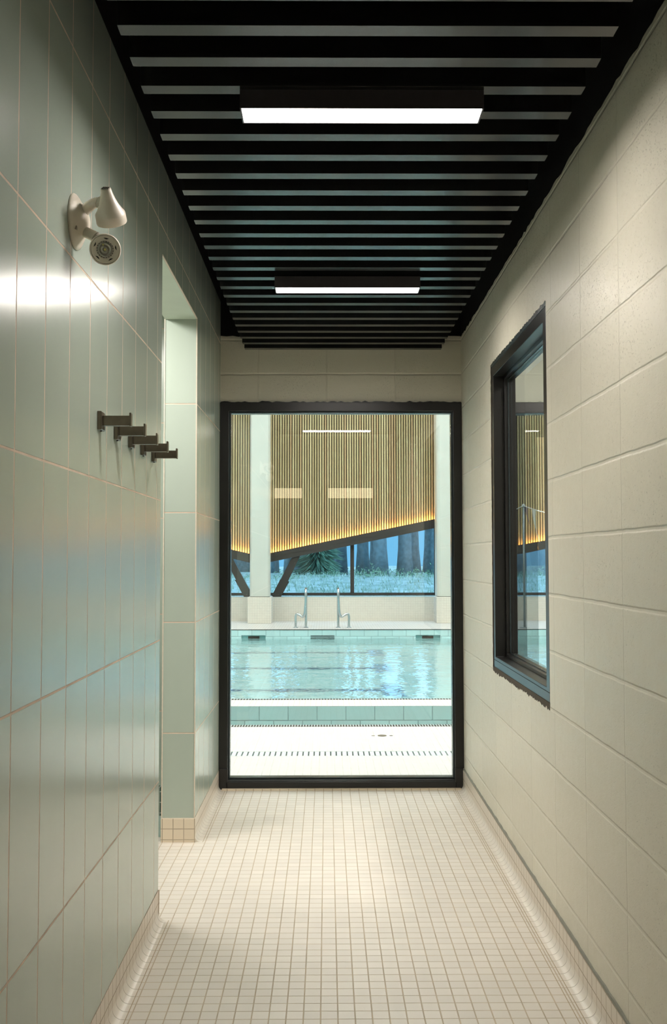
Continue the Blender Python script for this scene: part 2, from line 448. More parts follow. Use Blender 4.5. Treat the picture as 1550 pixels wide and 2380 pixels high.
# side room
SX = -3.4
bm = bmesh.new(); bx(bm, SX, XL - WT, 5.42, 5.55, 0, CEIL_Z); struct(obj('wall_back', bm, M_sage_x))
bm = bmesh.new(); bx(bm, SX - .1, SX, 1.9, 5.55, 0, CEIL_Z); bx(bm, SX, XL - WT, 1.8, 1.9, 0, CEIL_Z); struct(obj('wall_left', bm, M_sage_y))
bm = bmesh.new(); bx(bm, SX, XL - WT, 1.9, 5.42, 2.72, 2.76); struct(obj('ceiling', bm, M_white))
bm = bmesh.new(); bx(bm, -1.6, XL - WT - .002, YJ + .09, YJ + .14, .10, .235)
tr = struct(obj('trim_1', bm, M_darkgreen), 'low curb faced with dark green mosaic')
bm = bmesh.new(); bx(bm, -1.6, XL - WT - .002, YJ + .086, YJ + .139, 0, .10); obj('curb_foot', bm, simple('pale_teal_foot', (.42, .56, .54), .4), tr)

# cove bases
M_joint = simple('tan_joint', (.45, .36, .24), .8)
def cove(name, xw, s, y0, y1, label, th=.008):
    """s = +1: wall is on the +X side"""
    r = .029; zt = .113
    bm = bmesh.new(); bx(bm, min(xw, xw - s * th), max(xw, xw - s * th), y0, y1, r + .004, zt)
    root = struct(obj(name, bm, M_base_y, bevel=.0006), label)
    bm = bmesh.new(); n = 10; prof = []
    for k in range(n + 1):
        a = k / n * PI / 2
        prof.append((xw - s * (th + r) + s * r * math.sin(a), r - r * math.cos(a) + .0006))
    prof = [(xw - s * (th + r + .008), .0003)] + prof + [(xw - s * th, r + .004), (xw, r + .004), (xw, 0.0001)]
    R0 = [bm.verts.new((x, y0, z)) for x, z in prof]; R1 = [bm.verts.new((x, y1, z)) for x, z in prof]
    for k in range(len(prof) - 1): bm.faces.new([R0[k], R0[k + 1], R1[k + 1], R1[k]])
    bm.faces.new(R0); bm.faces.new(R1[::-1])
    obj('cove', bm, M_cove, root)
    bm = bmesh.new()
    for e in ((th + r + .009, th + r + .029) if s > 0 else (th + r + .009,)):
        xx = xw - s * e; bx(bm, xx - .0013, xx + .0013, y0, y1, .0001, .0006)
    obj('joint_line', bm, M_joint, root)
    return root
cove('baseboard_left', XL, -1, BACK + 2.0, YN, 'cream mosaic cove base along the near left wall', th=.0018)
cove('baseboard_left', XL, -1, YJ, YF - .005, 'cream mosaic cove base along the far left wall', th=.0018)
br = cove('baseboard_right', XR, 1, BACK + 2.0, YF - .005, 'cream mosaic cove base along the block wall')
bm = bmesh.new(); jag_strip(bm, (XR, BACK + 2, .1128), (XR, YF - .01, .1128), (0, 0, 1), .010, .006, (-1, 0, 0), 150, .0022)
obj('caulk_line', bm, M_caulk, br)
bm = bmesh.new(); bx(bm, XL - WT - .004, XL + .004, YJ - .007, YJ - .001, .0, .111); struct(obj('baseboard_jamb', bm, M_base_x, bevel=.001), 'cream base tiles on the opening jamb')
bm = bmesh.new(); bx(bm, XL - WT - .004, XL + .004, YN + .001, YN + .007, .0, .111); struct(obj('baseboard_jamb', bm, M_base_x, bevel=.001))
bm = bmesh.new(); bx(bm, XL + .02, XR - .02, YF - .032, YF - .004, -.001, .0125); struct(obj('trim_2', bm, M_base_x, bevel=.003), 'thin cream sill strip under the end glazing')

# ------------------------------------------------------------------ end glazing
def win_frame_y(name, x0, x1, z0, z1, y0, y1, w, mat_pane, label, rad=.012):
    bm = bmesh.new()
    solid(bm, 1, y0, y1, [x0, x0 + w, x1 - w, x1], [z0, z0 + w, z1 - w, z1], lambda i, j: not (i == 1 and j == 1))
    root = struct(obj(name, bm, M_frame, bevel=.003), label)
    bm = bmesh.new(); g = .010
    ym = (y0 + y1) / 2
    solid(bm, 1, ym - .028, ym + .028, [x0 + w, x0 + w + g, x1 - w - g, x1 - w], [z0 + w, z0 + w + g, z1 - w - g, z1 - w], lambda i, j: not (i == 1 and j == 1))
    obj('glazing_bead', bm, M_bead, root, bevel=.001)
    bm = bmesh.new()
    for yy in ((ym - .013, ym - .007), (ym + .007, ym + .013)): bx(bm, x0 + w + .002, x1 - w - .002, yy[0], yy[1], z0 + w + .002, z1 - w - .002)
    obj('pane', bm, mat_pane, root)
    return root
w1 = win_frame_y('window_1', XL, XR, .004, FZ, YF - .012, YF + .10, .052, M_glass, 'large black framed glazing at the corridor end')
# boot-shaped feet of the frame
bm = bmesh.new()
bx(bm, XL + .001, XL + .056, YF - .02, YF - .006, .002, .125); bx(bm, XR - .056, XR - .001, YF - .02, YF - .006, .002, .125); bx(bm, XL + .04, XR - .04, YF - .02, YF - .006, .002, .05)
obj('sill_cap', bm, M_frame, w1, bevel=.006)
bm = bmesh.new(); jag_strip(bm, (XL + .004, YF - .013, FZ - .002), (XR - .004, YF - .013, FZ - .002), (0, 0, 1), .005, .012, (0, 1, 0), 70, .0035)
obj('sealant', bm, M_frame, w1)

# ------------------------------------------------------------------ right wall window
bm = bmesh.new()
fw = .05; m = .012
y0, y1, z0, z1 = WY0 + m, WY1 - .006, WZ0 + .014, WZ1 - m
bm = bmesh.new(); solid(bm, 0, XR + .002, XR + .052, [y0, y0 + fw, y1 - fw, y1], [z0, z0 + .052, z1 - fw, z1], lambda i, j: not (i == 1 and j == 1))
w2 = struct(obj('window_2', bm, M_frame, bevel=.002), 'black framed window in the block wall')
bm = bmesh.new(); a = .016; solid(bm, 0, XR + .052, XR + .106, [y0, y0 + fw + a, y1 - fw - a, y1], [z0, z0 + fw + a, z1 - fw - a, z1], lambda i, j: not (i == 1 and j == 1))
obj('stop', bm, M_frame, w2, bevel=.0015)
bm = bmesh.new(); bx(bm, XR + .0005, XR + .004, y0, y1, z0 + .036, z0 + .0375); obj('seam', bm, M_slot, w2)
bm = bmesh.new(); bm.faces.new([bm.verts.new((XR + .078, yy, zz)) for yy, zz in ((y0 + fw + a, z0 + fw + a), (y1 - fw - a, z0 + fw + a), (y1 - fw - a, z1 - fw - a), (y0 + fw + a, z1 - fw - a))]); obj('pane', bm, M_glass, w2)
bm = bmesh.new(); solid(bm, 0, XR + .068, XR + .0735, [y0 + fw + a, y0 + fw + a + .006, y1 - fw - a - .006, y1 - fw - a], [z0 + fw + a, z0 + fw + a + .006, z1 - fw - a - .006, z1 - fw - a], lambda i, j: not (i == 1 and j == 1))
obj('glazing_bead', bm, M_bead, w2)
bm = bmesh.new()
jag_strip(bm, (XR - .001, WY0 - .002, WZ0 + .016), (XR - .001, WY1, WZ0 + .016), (0, 0, -1), .022, .03, (1, 0, 0), 90, .005)
jag_strip(bm, (XR - .001, WY1 - .008, WZ0), (XR - .001, WY1 - .008, WZ1), (0, 1, 0), .010, .03, (1, 0, 0), 90, .0025)
obj('mortar', bm, M_mortar, w2)
bm = bmesh.new(); jag_strip(bm, (XR - .001, WY0 - .002, WZ1 - .014), (XR - .001, WY1, WZ1 - .014), (0, 0, 1), .018, .03, (1, 0, 0), 90, .0035)
obj('sealant', bm, simple('glossy_black_sealant', (.03, .045, .05), .16, bump=.003), w2)

# ------------------------------------------------------------------ room beyond the right window
R2 = 3.2
bm = bmesh.new(); bx(bm, XRB, R2, .0, YF + .03, -.12, .001); struct(obj('floor', bm, M_deck))
bm = bmesh.new(); bx(bm, XRB, R2 + .1, YF, YF + .2, FZ, CEIL_Z); struct(obj('wall_far', bm, simple('pale_green_white_paint', (.70, .73, .66), .6, nscale=3)), 'pale header wall seen through the side window')
bm = bmesh.new(); bx(bm, R2, R2 + .1, -.35, YF + .06, 0, CEIL_Z); bx(bm, 1.75, R2, -.35, -.2, 0, CEIL_Z); struct(obj('wall_right', bm, M_white))
bm = bmesh.new(); bx(bm, XRB, R2, -.2, YF, 3.0, 3.05); struct(obj('ceiling', bm, M_white))
bm = bmesh.new(); f = .055
solid(bm, 1, YF - .012, YF + .10, [XRB, XRB + f, 1.251, R2 - .9, R2 - f, R2], [.004, .004 + f, 2.062, FZ - f - .01, FZ], lambda i, j: not (i in (1, 2, 3) and j in (1, 2)))
w3 = struct(obj('window_3', bm, M_frame, bevel=.003), 'second glazed end beyond the side window, glass darkened to mimic a bright reflection')
bm = bmesh.new(); bx(bm, XRB + f, 1.249, YF + .03, YF + .036, .05, FZ - f); bx(bm, 1.249, R2 - f, YF + .03, YF + .036, 2.062, FZ - f)
obj('reflection_tint_pane', bm, M_glass_t, w3)  # darkened so the clear part beside it passes for a reflection
bm = bmesh.new(); bx(bm, 1.2515, R2 - f, YF + .03, YF + .036, .05, 2.06); obj('pane', bm, M_glass, w3)

# ================================================================== baffles and corridor lamps
BZ = 2.570
def baffle_mesh(bm, y):
    bx(bm, -.481, .673, y - .0455, y, BZ, BZ + .150)
bm = bmesh.new(); bx(bm, -.481, .673, -.0455, 0, 0, .150)
b0 = obj('ceiling_baffle', bm, M_baffle, bevel=.0006)
tagged = False
NB = 28
words = {}
for k in range(-2, 25):
    y = 2.254 + .1455 * k
    o = b0 if not tagged else b0.copy()
    if tagged: COL.objects.link(o)
    tagged = True
    o.location = (0, y, BZ)
    if k == 24: lab = 'black ceiling baffle nearest the end wall, last of the row'
    elif k == -1: lab = 'black ceiling baffle cut by the very top edge of the picture'
    elif k == 0: lab = 'first black ceiling baffle fully in view at the top of the picture'
    elif k == 1: lab = 'second black baffle down from the top of the picture'
    elif k == 2: lab = 'black baffle partly hidden just in front of the nearer lamp'
    elif k == 3: lab = 'black baffle whose ends show either side of the nearer glowing lamp'
    elif k == 4: lab = 'first black baffle beyond the nearer lamp'
    elif k == 14: lab = 'black baffle partly hidden just in front of the farther lamp'
    elif k == 15: lab = 'black baffle whose ends show either side of the farther lamp'
    elif k == 16: lab = 'first black baffle beyond the farther lamp'
    elif k == -2: lab = 'black ceiling baffle above the picture edge'
    else:
        o2 = ['zero', 'first', 'second', 'third', 'fourth', 'fifth', 'sixth', 'seventh', 'eighth', 'ninth', 'tenth']
        if k < 14: lab = 'black ceiling baffle, %s one beyond the nearer lamp' % o2[k - 3]
        else: lab = 'black ceiling baffle, %s one beyond the farther lamp' % o2[k - 15]
    tag(o, lab, 'baffle', 'black ceiling baffles')
def corridor_lamp(y0, y1, x0, x1, label):
    z = 2.520; t = thing('ceiling_light', label, 'light', ((x0 + x1) / 2, (y0 + y1) / 2, z), 'corridor ceiling lights')
    cx, cy = (x0 + x1) / 2, (y0 + y1) / 2; hx, hy = (x1 - x0) / 2, (y1 - y0) / 2
    bm = bmesh.new()
    solid(bm, 2, .0, .0495, [-hx - .004, -hx, hx, hx + .004], [-hy - .003, -hy, hy, hy + .003], lambda i, j: not (i == 1 and j == 1))
    bx(bm, -hx, hx, -hy, hy, .012, .0495)
    obj('housing', bm, simple('black_lamp_housing', (.05, .045, .05), .4), t)
    bm = bmesh.new(); bx(bm, -hx + .0005, hx - .0005, -hy + .0005, hy - .0005, .0015, .010); obj('diffuser', bm, M_lamp, t)
    for s in (-1, 1):
        bm = bmesh.new(); tube(bm, [(s * (hx + .004), -.01, .03), (s * (hx + .006), -.01, .03)], .003, 8); obj('screw', bm, M_chrome, t)
    return t
corridor_lamp(2.520, 2.605, -.222, .407, 'nearer glowing white linear lamp under the black baffles')
corridor_lamp(4.232, 4.318, -.222, .403, 'farther glowing white linear lamp under the black baffles')

# glowing panels added on the back wall to put two warm reflections in the glass
for x0, x1, lab in ((.014, .65, 'added warm glow panel reflected right of the pale column'), (-.98, -.344, 'added warm glow panel reflected beside the pale column')):
    yb = BACK + .0
    t = thing('added_glow_panel', lab, 'light', ((x0 + x1) / 2, yb, 2.17), 'added glow panels behind the viewer')
    h = (x1 - x0) / 2
    bm = bmesh.new(); bx(bm, -h, h, .0005, .03, .0, .16); obj('backplate', bm, M_frame, t)
    bm = bmesh.new(); bx(bm, -h + .005, h - .005, .03, .05, .008, .152); obj('diffuser', bm, M_glow_panel, t, bevel=.005)

# side room ceiling lamp
t = thing('ceiling_light', 'square lamp on the side room ceiling, out of sight left', 'light', (-1.30, 4.2, 2.72))
bm = bmesh.new(); bx(bm, -.25, .25, -.4, .4, -.03, -.0005); obj('housing', bm, M_white, t)
a = area_lamp('lamp_glow', (0, 0, -.035), .45, .7, SIDE_POWER, (1.0, .95, .88), ''); a.parent = t
# room two lamp
t = thing('ceiling_light', 'linear lamp in the room beyond the side window', 'light', (2.1, 3.2, 3.0))
bm = bmesh.new(); bx(bm, -.3, .3, -.3, .3, -.03, -.0005); obj('housing', bm, M_white, t)
a = area_lamp('lamp_glow', (0, 0, -.035), .5, .5, 80, (1.0, .96, .88), ''); a.parent = t

# ================================================================== coat hooks
def hook():
    t = thing('coat_hook', '', 'hook', (XL, 2.714, 1.7265))
    bm = bmesh.new(); bx(bm, 0, .012, -.024, .024, -.026, .026); obj('backplate', bm, M_nickel, t, bevel=.0022)
    bm = bmesh.new(); bx(bm, .0118, .086, -.009, .009, -.013, .0145); obj('arm', bm, M_nickel, t, bevel=.0008)
    bm = bmesh.new(); bx(bm, .0855, .0905, -.0115, .0115, -.0145, .0225); obj('tip', bm, M_nickel, t, bevel=.0014)
    bm = bmesh.new(); tube(bm, [(.006, 0, -.0285), (.006, 0, -.0255)], .0028, 10); obj('set_screw', bm, M_slot, t)
    return t
h0 = hook()
hl = ['bronze coat hook nearest the emergency light, first of the stepped row', 'second bronze coat hook of the row, just beyond the nearest one',
      'middle bronze coat hook of the five on the tiled wall', 'fourth bronze coat hook, next to the one at the opening', 'bronze coat hook closest to the wall opening, last of the row']
for i, y in enumerate((2.714, 2.925, 3.136, 3.343, 3.550)):
    o = h0 if i == 0 else copy_tree(h0)
    o.location = (XL, y, 1.7265 - .0015 * i)
    tag(o, hl[i], 'hook', 'coat hooks on the tiled wall')

# ================================================================== twin-head emergency light
em = thing('emergency_light', 'beige emergency light with two adjustable spot heads on the sage tiles', 'emergency light', (XL, 2.43, 2.188))
E0 = Vector((XL, 2.43, 2.188))
bm = bmesh.new()
Mx = aim((0, 0, 0), (1, 0, 0))
prof = [(.068, 0), (.069, .003), (.067, .0065), (.060, .0115), (.048, .0185), (.036, .0265), (.028, .032), (.018, .0355)]
lathe(bm, prof, Mx, 48)
obj('canopy', bm, M_beige, em, smooth=True)
bm = bmesh.new()
s = Matrix.Rotation(.12, 3, 'Y')
bx(bm, .0125, .0178, -.047, -.040, -.034, -.025)
obj('keyhole', bm, M_beige_d, em)
def L(x, y, z): return Vector((x, y, z)) - E0
# heads: centre points worked out from the photo (world), arms bend to them
c1t = L(-.537, 2.358, 2.247); c1b = c1t + Vector((.004, .055, -.067))
ax1 = (c1b - c1t).normalized()
a1 = smooth_path([(.022, -.010, .020), (.042, -.018, .034), (.060, -.026, .040), (.074, -.034, .034)], 5)
bm = bmesh.new(); tube(bm, a1, [.0135] * 6 + [.0125] * 5 + [.011] * (len(a1) - 11), 20)
arm1 = obj('arm', bm, M_beige, em, smooth=True)
bm = bmesh.new(); lathe(bm, [(.012, -.003), (.0135, -.002), (.0135, .002), (.012, .003)], aim(a1[-4], a1[-3] - a1[-4]), 24); obj('collar', bm, M_beige, arm1, smooth=True)
def head(parent, top, axis, name='spot_head'):
    bm = bmesh.new()
    prof = [(.0105, 0), (.0125, .002), (.0145, .012), (.0185, .027), (.0245, .042), (.0315, .055), (.0365, .062), (.0372, .066), (.0376, .085), (.0366, .0868), (.0345, .0868), (.0342, .084)]
    MM = aim(top, axis)
    lathe(bm, prof, MM, 48)
    h = obj(name, bm, M_beige, parent)
    for p in h.data.polygons: p.use_smooth = True
    m_ = h.modifiers.new('split', 'EDGE_SPLIT'); m_.split_angle = .7
    # top vents
    bm = bmesh.new()
    for r_ in (-1, 1):
        for k in range(4):
            x = -.0066 + k * .0044
            vs = bx(bm, x - .0011, x + .0011, min(r_ * .001, r_ * .0072), max(r_ * .001, r_ * .0072), -.0006, .0005)
            for v in vs: v.co = MM @ v.co
    obj('vent', bm, M_slot, h)
    # fork joining the head
    # face
    bm = bmesh.new(); lathe(bm, [(.0340, .0845), (.0335, .0862), (.031, .0868), (.0195, .0858)], MM, 48); f_ = obj('bezel', bm, M_beige, h, smooth=False)
    bm = bmesh.new()
    for k in range(5):
        a0 = 2 * PI * k / 5 + .35; n = 6; vo = []; vi = []
        for j in range(n + 1):
            a_ = a0 - .24 + .48 * j / n; e = math.sin(PI * j / n)
            vo.append(MM @ Vector((math.cos(a_) * .0275, math.sin(a_) * .0275, .0874))); vi.append(MM @ Vector((math.cos(a_) * (.0275 - .0032 * e), math.sin(a_) * (.0275 - .0032 * e), .0874)))
        vs = [bm.verts.new(v) for v in vo + vi[1:-1][::-1]]; bm.faces.new(vs)
    for k in range(20):
        a0 = 2 * PI * k / 20; d = .11
        vs = [bm.verts.new(MM @ Vector((math.cos(q) * r_, math.sin(q) * r_, .0876))) for q, r_ in ((a0 - d, .0190), (a0 + d, .0190), (a0 + d, .0204), (a0 - d, .0204))]
        bm.faces.new(vs)
    obj('slots', bm, M_slot, f_)
    bm = bmesh.new(); lathe(bm, [(.0178, .0862), (.0172, .0878), (.0135, .0884), (.0125, .0874), (.0085, .0874), (.0075, .0886), (.0045, .0886), (.004, .088)], MM, 40)
    ln = obj('led_lens', bm, M_lens, h, smooth=True)
    bm = bmesh.new(); lathe(bm, [(.0028, .0884), (.0026, .0893)], MM @ Matrix.Translation((.0, .0, 0)), 16); lathe(bm, [(.0024, .0878), (.0022, .0888)], MM @ Matrix.Translation((-.006, .0105, 0)), 16)
    obj('led_chip', bm, M_chip, ln)
    return h
hd1 = head(em, c1t, ax1)
# webs behind the upper head joining it to its arm
bm = bmesh.new()
p = a1[-1]
tube(bm, [p - Vector((.006, 0, 0)), p + Vector((.004, -.001, 0)), Vector(c1t) + ax1 * .035 - Vector((.012, 0, 0))], [.011, .014, .016], 16)
obj('yoke', bm, M_beige, hd1, smooth=True)
c2f = L(-.540, 2.372, 2.100); dir2 = Vector((.36, -2.37, -.80)).normalized()
c2t = c2f - dir2 * .087
a2 = smooth_path([(.022, -.004, -.024), (.042, -.010, -.035), (.060, -.014, -.046), tuple(c2t + dir2 * .02)], 5)
bm = bmesh.new(); tube(bm, a2, [.0135] * 9 + [.0115] * (len(a2) - 9), 20); arm2 = obj('arm', bm, M_beige, em, smooth=True)
bm = bmesh.new(); lathe(bm, [(.012, -.003), (.0142, -.002), (.0142, .002), (.012, .003)], aim(a2[9], a2[10] - a2[9]), 24); obj('collar', bm, M_beige_d, arm2, smooth=True)
hd2 = head(em, c2t, dir2)

# ================================================================== pool hall
HX0, HX1 = -9.0, 11.0
Y1, Y2, Y3, Y4, YE = 8.00, 9.006, 9.44, 18.58, 20.96
YA = YF + .03
def slab(name, x0, x1, y0, y1, z0, z1, mat, label=None):
    bm = bmesh.new(); bx(bm, x0, x1, y0, y1, z0, z1); return struct(obj(name, bm, mat), label)
slab('pool_deck', HX0, HX1, YA + .001, 6.762, -.4, 0, M_deck, 'white mosaic deck just beyond the glazing')
slab('pool_deck', HX0, HX1, 6.922, Y1, -.4, 0, M_deck, 'white mosaic deck between the slot drain and the first pool')
slab('pool_deck', HX0, HX1, Y4, YE + .3, -.4, 0, M_deck, 'white mosaic deck on the far side of the pool')
slab('pool_deck', HX0, HX1, 6.762, 6.922, -.4, -.05, M_slot)
# divider between small pool and big pool
WZ = -.165; PD = -1.45
bm = bmesh.new(); bx(bm, HX0, HX1, Y2, Y3 - .001, PD, -.002); dv = struct(obj('pool_divider', bm, M_teal), 'aqua tiled pool divider with white top')
bm = bmesh.new(); bx(bm, HX0, HX1, Y2, Y3 - .04, -.002, .0); obj('divider_top', bm, M_deck, dv)
slab('pool_floor', HX0, HX1, Y1, Y4, PD - .1, PD, M_pool)
slab('pool_wall', HX0, HX1, Y1 - .001, Y1 + .012, PD, -.03, M_teal)
# far pool wall with two step recesses
bm = bmesh.new(); N1 = (-1.597, -1.145); N2 = (1.659, 2.120)
solid(bm, 1, Y4 - .10, Y4, [HX0, N1[0], N1[1], N2[0], N2[1], HX1], [PD, -.222, -.108, -.012], lambda i, j: not (i in (1, 3) and j == 1))
pw = struct(obj('pool_wall', bm, M_teal), 'aqua tiled far wall of the pool')
bm = bmesh.new(); bx(bm, HX0, HX1, Y4 - .104, Y4 + .004, -.012, .0005); obj('coping', bm, M_slot, pw)
bm = bmesh.new(); bx(bm, HX0, HX1, Y4 - .096, Y4 + .01, -.004, .002); obj('nosing', bm, M_deck, pw)
for a_, b_, lab in ((*N1, 'aqua recess with dark outlet in the far pool wall, below the column'), (*N2, 'aqua recess with dark outlet in the far pool wall, near the right edge')):
    t = thing('pool_inlet', lab, 'pool inlet', ((a_ + b_) / 2, Y4 - .02, -.165), 'recessed outlets in the pool wall')
    h = (b_ - a_) / 2
    bm = bmesh.new(); bx(bm, -h, h, .0, .015, -.056, .056); obj('lining', bm, M_recess, t)
    bm = bmesh.new(); bx(bm, -.105, .105, -.02, -.0005, -.05, .035); obj('outlet', bm, M_slot, t)
t = thing('wall_grille', 'slotted grille in the far pool wall between the two recesses', 'grille', (-.083, Y4 - .101, -.138))
for z in (.022, .000, -.022):
    bm = bmesh.new(); bx(bm, -.222, .222, -.004, .0, z - .004, z + .004); obj('slot', bm, M_slot, t)
for x in (HX0, HX1 - .05):
    slab('pool_wall', x, x + .05, Y1 + .012, Y2, PD, 0, M_poolx); slab('pool_wall', x, x + .05, Y3, Y4 - .1, PD, 0, M_poolx)
def water(x0, x1, y0, y1, label, n=1):
    bm = bmesh.new(); vs = [bm.verts.new(p) for p in ((x0, y0, WZ), (x1, y0, WZ), (x1, y1, WZ), (x0, y1, WZ))]; bm.faces.new(vs)
    o = obj('pool_water', bm, M_water, recalc=False); tag(o, label, 'water', kind='stuff'); return o
water(HX0 + .05, HX1 - .05, Y1 + .012, Y2, 'narrow strip of teal water in front of the tiled divider')
water(HX0 + .05, HX1 - .05, Y3, Y4 - .1, 'rippled pale blue water of the large pool')
# lane markings on the pool bottom
for y, lab in ((12.72, 'nearest dark lane line on the pool bottom'), (14.95, 'middle dark lane line on the pool bottom'), (17.15, 'farthest dark lane line on the pool bottom')):
    bm = bmesh.new(); bx(bm, HX0 + .1, .72, y - .08, y + .08, PD, PD + .004)
    lm = tag(obj('lane_marking', bm, M_line), lab, 'lane line', 'lane lines on the pool bottom')
    bm = bmesh.new(); bx(bm, .72, .98, y - .5, y + .5, PD, PD + .004); obj('end_block', bm, M_line2, lm)

# gratings
def grating(name, y0, y1, x0, x1, pitch, gap, z, label, mat=M_grate):
    t = thing(name, label, 'drain grate', (0, y0, z))
    bm = bmesh.new(); w = y1 - y0
    bx(bm, x0, x1, 0, .006, -.025, 0); bx(bm, x0, x1, w - .004, w, -.025, 0)
    k = x0
    while k < x1:
        bx(bm, k, k + pitch - gap, .0061, w - .0041, -.022, -.0005); k += pitch
    obj('slotted_cover', bm, mat, t)
    bm = bmesh.new(); bx(bm, x0, x1, .001, w - .001, -.049, -.034); obj('channel', bm, M_slot, t)
    return t
grating('trench_drain', 6.765, 6.919, -3.2, 3.4, .0380, .0095, 0, 'white slotted trench drain across the near deck')
def dotted(y, x0, x1, pitch, w, label):
    t = thing('overflow_grate', label, 'drain grate', (0, y, 0))
    bm = bmesh.new(); bx(bm, x0, x1, .0, w, -.02, .0012); obj('channel', bm, M_slot, t)
    bm = bmesh.new(); k = x0
    while k < x1:
        bx(bm, k, k + pitch * .27, -.001, w + .001, -.01, .0035); k += pitch
    obj('bars', bm, M_grate, t)
dotted(Y1 - .085, -3.3, 3.6, .0222, .082, 'dark overflow grate along the edge of the first pool')
dotted(Y3 - .038, -3.8, 4.2, .0275, .062, 'dark overflow grate along the near edge of the large pool')
t = thing('floor_drain', 'small round floor drain with two screws in the white deck', 'floor drain', (.417, 7.515, 0))
bm = bmesh.new(); lathe(bm, [(.034, .0003), (.034, .0025), (.030, .003)], Matrix(), 32); obj('grate', bm, simple('brown_drain_metal', (.10, .085, .05), .5, metal=.5), t)
for s in (-1, 1):
    bm = bmesh.new(); lathe(bm, [(.014, .0003), (.013, .002)], Matrix.Translation((s * .068, 0, 0)), 16); obj('screw', bm, M_nickel, t)

# low wall, columns, windows, slats
LZ = .508
bm = bmesh.new(); bx(bm, HX0, HX1, YE, YE + .36, 0, LZ - .02); lw = struct(obj('wall_far', bm, M_low), 'low pale tiled wall under the hall windows')
bm = bmesh.new(); bx(bm, HX0, HX1, YE - .003, YE + .36, LZ - .02, LZ); obj('sill', bm, M_conc, lw)
def column(x0, x1, yc, p0, p1, label):
    t = thing('column', label, 'column', ((x0 + x1) / 2, yc, 0), 'pale hall columns')
    h = (x1 - x0) / 2; c = .035
    def ring(z, h, c): return [(-h + c, -h, z), (h - c, -h, z), (h, -h + c, z), (h, h - c, z), (h - c, h, z), (-h + c, h, z), (-h, h - c, z), (-h, -h + c, z)]
    bm = bmesh.new(); A = [bm.verts.new(p) for p in ring(.545, h, c)]; B = [bm.verts.new(p) for p in ring(7.0, h, c)]
    for k in range(8): bm.faces.new([A[k], A[(k + 1) % 8], B[(k + 1) % 8], B[k]])
    bm.faces.new(A[::-1]); bm.faces.new(B); obj('shaft', bm, M_conc, t)
    q = (p1 - p0) / 2
    bm = bmesh.new(); bx(bm, -q, q, -q - .02, q, 0, .535); obj('plinth', bm, M_low, t, bevel=.01)
    bm = bmesh.new(); bx(bm, -h + .01, h - .01, -h + .01, h - .01, .5345, .5455); obj('shadow_gap', bm, M_slot, t)
column(-1.580, -1.172, 20.42, -1.609, -1.123, 'pale square column left of the ladder rails')
column(2.258, 2.70, 20.42, 2.235, 2.72, 'pale chamfered column at the right edge of the end glazing')
# slatted timber wall with sloping foot
YS = 21.0
foot = [(-8.9, 1.40), (-5.0, 2.19), (-1.463, 1.372), (2.56, 2.20), (4.05, 1.585), (6.6, 2.02), (10.9, 1.4)]
def zf(x):
    for (a, za), (b, zb) in zip(foot, foot[1:]):
        if a <= x <= b: return za + (zb - za) * (x - a) / (b - a)
    return foot[-1][1]
segs = [(-8.9, -5.0), (-5.0, -1.463), (-1.463, 2.56), (2.56, 4.05), (4.05, 6.6), (6.6, 10.9)]
sl = ['timber slat cladding far left of the hall', 'timber slat cladding left of the pale column', 'large timber slat cladding between the two columns',
      'timber slat cladding seen through the side window, left piece', 'timber slat cladding seen through the side window, right piece', 'timber slat cladding at the hall right end']
for (a, b), lab in zip(segs, sl):
    t = thing('slat_cladding', lab, 'wood cladding', ((a + b) / 2, YS, 0), 'timber slat cladding above the hall windows')
    ox = (a + b) / 2
    bm = bmesh.new(); k = math.ceil(a / .053)
    while k * .053 + .045 < b:
        x = k * .053 + .008; z = zf(x + .016)
        vs = bx(bm, x - ox, x + .034 - ox, 0, .045, z, 6.99)
        for v in vs:
            if v.co.z < 6: v.co.z = zf(v.co.x + ox)
        k += 1
    obj('slats', bm, M_wood, t)
    bm = bmesh.new(); vs = bx(bm, a - ox, b - ox, .046, .10, 1, 6.99)
    for v in vs:
        if v.co.z < 6: v.co.z = zf(v.co.x + ox)
    obj('backing', bm, M_backing, t)
    # warm LED strip along the foot
    def slope_box(y0, y1, lo, hi):
        bm = bmesh.new(); vs = bx(bm, a - ox, b - ox, y0, y1, 0, 1)
        for v in vs: v.co.z = zf(v.co.x + ox) + (hi if v.co.z > .5 else lo)
        return bm
    o = obj('led_strip', slope_box(-.062, -.030, -.004, .006), M_led, t)
    st = tag(obj('steel_beam', slope_box(-.075, .12, -.180, -.006), M_steel), {0: 'dark sloping steel beam at hall far left', 1: 'dark sloping beam left of the pale column', 2: 'long dark sloping beam between the two columns', 3: 'dark beam seen through the side window, falling piece', 4: 'dark beam seen through the side window, rising piece', 5: 'dark sloping beam at hall far right'}[segs.index((a, b))], 'beam', 'dark beams under the slats')
    st.location = (ox, YS, 0)
    bm = slope_box(-.085, -.0755, -.085, .012); lip = obj('front_lip', bm, M_steel, st)
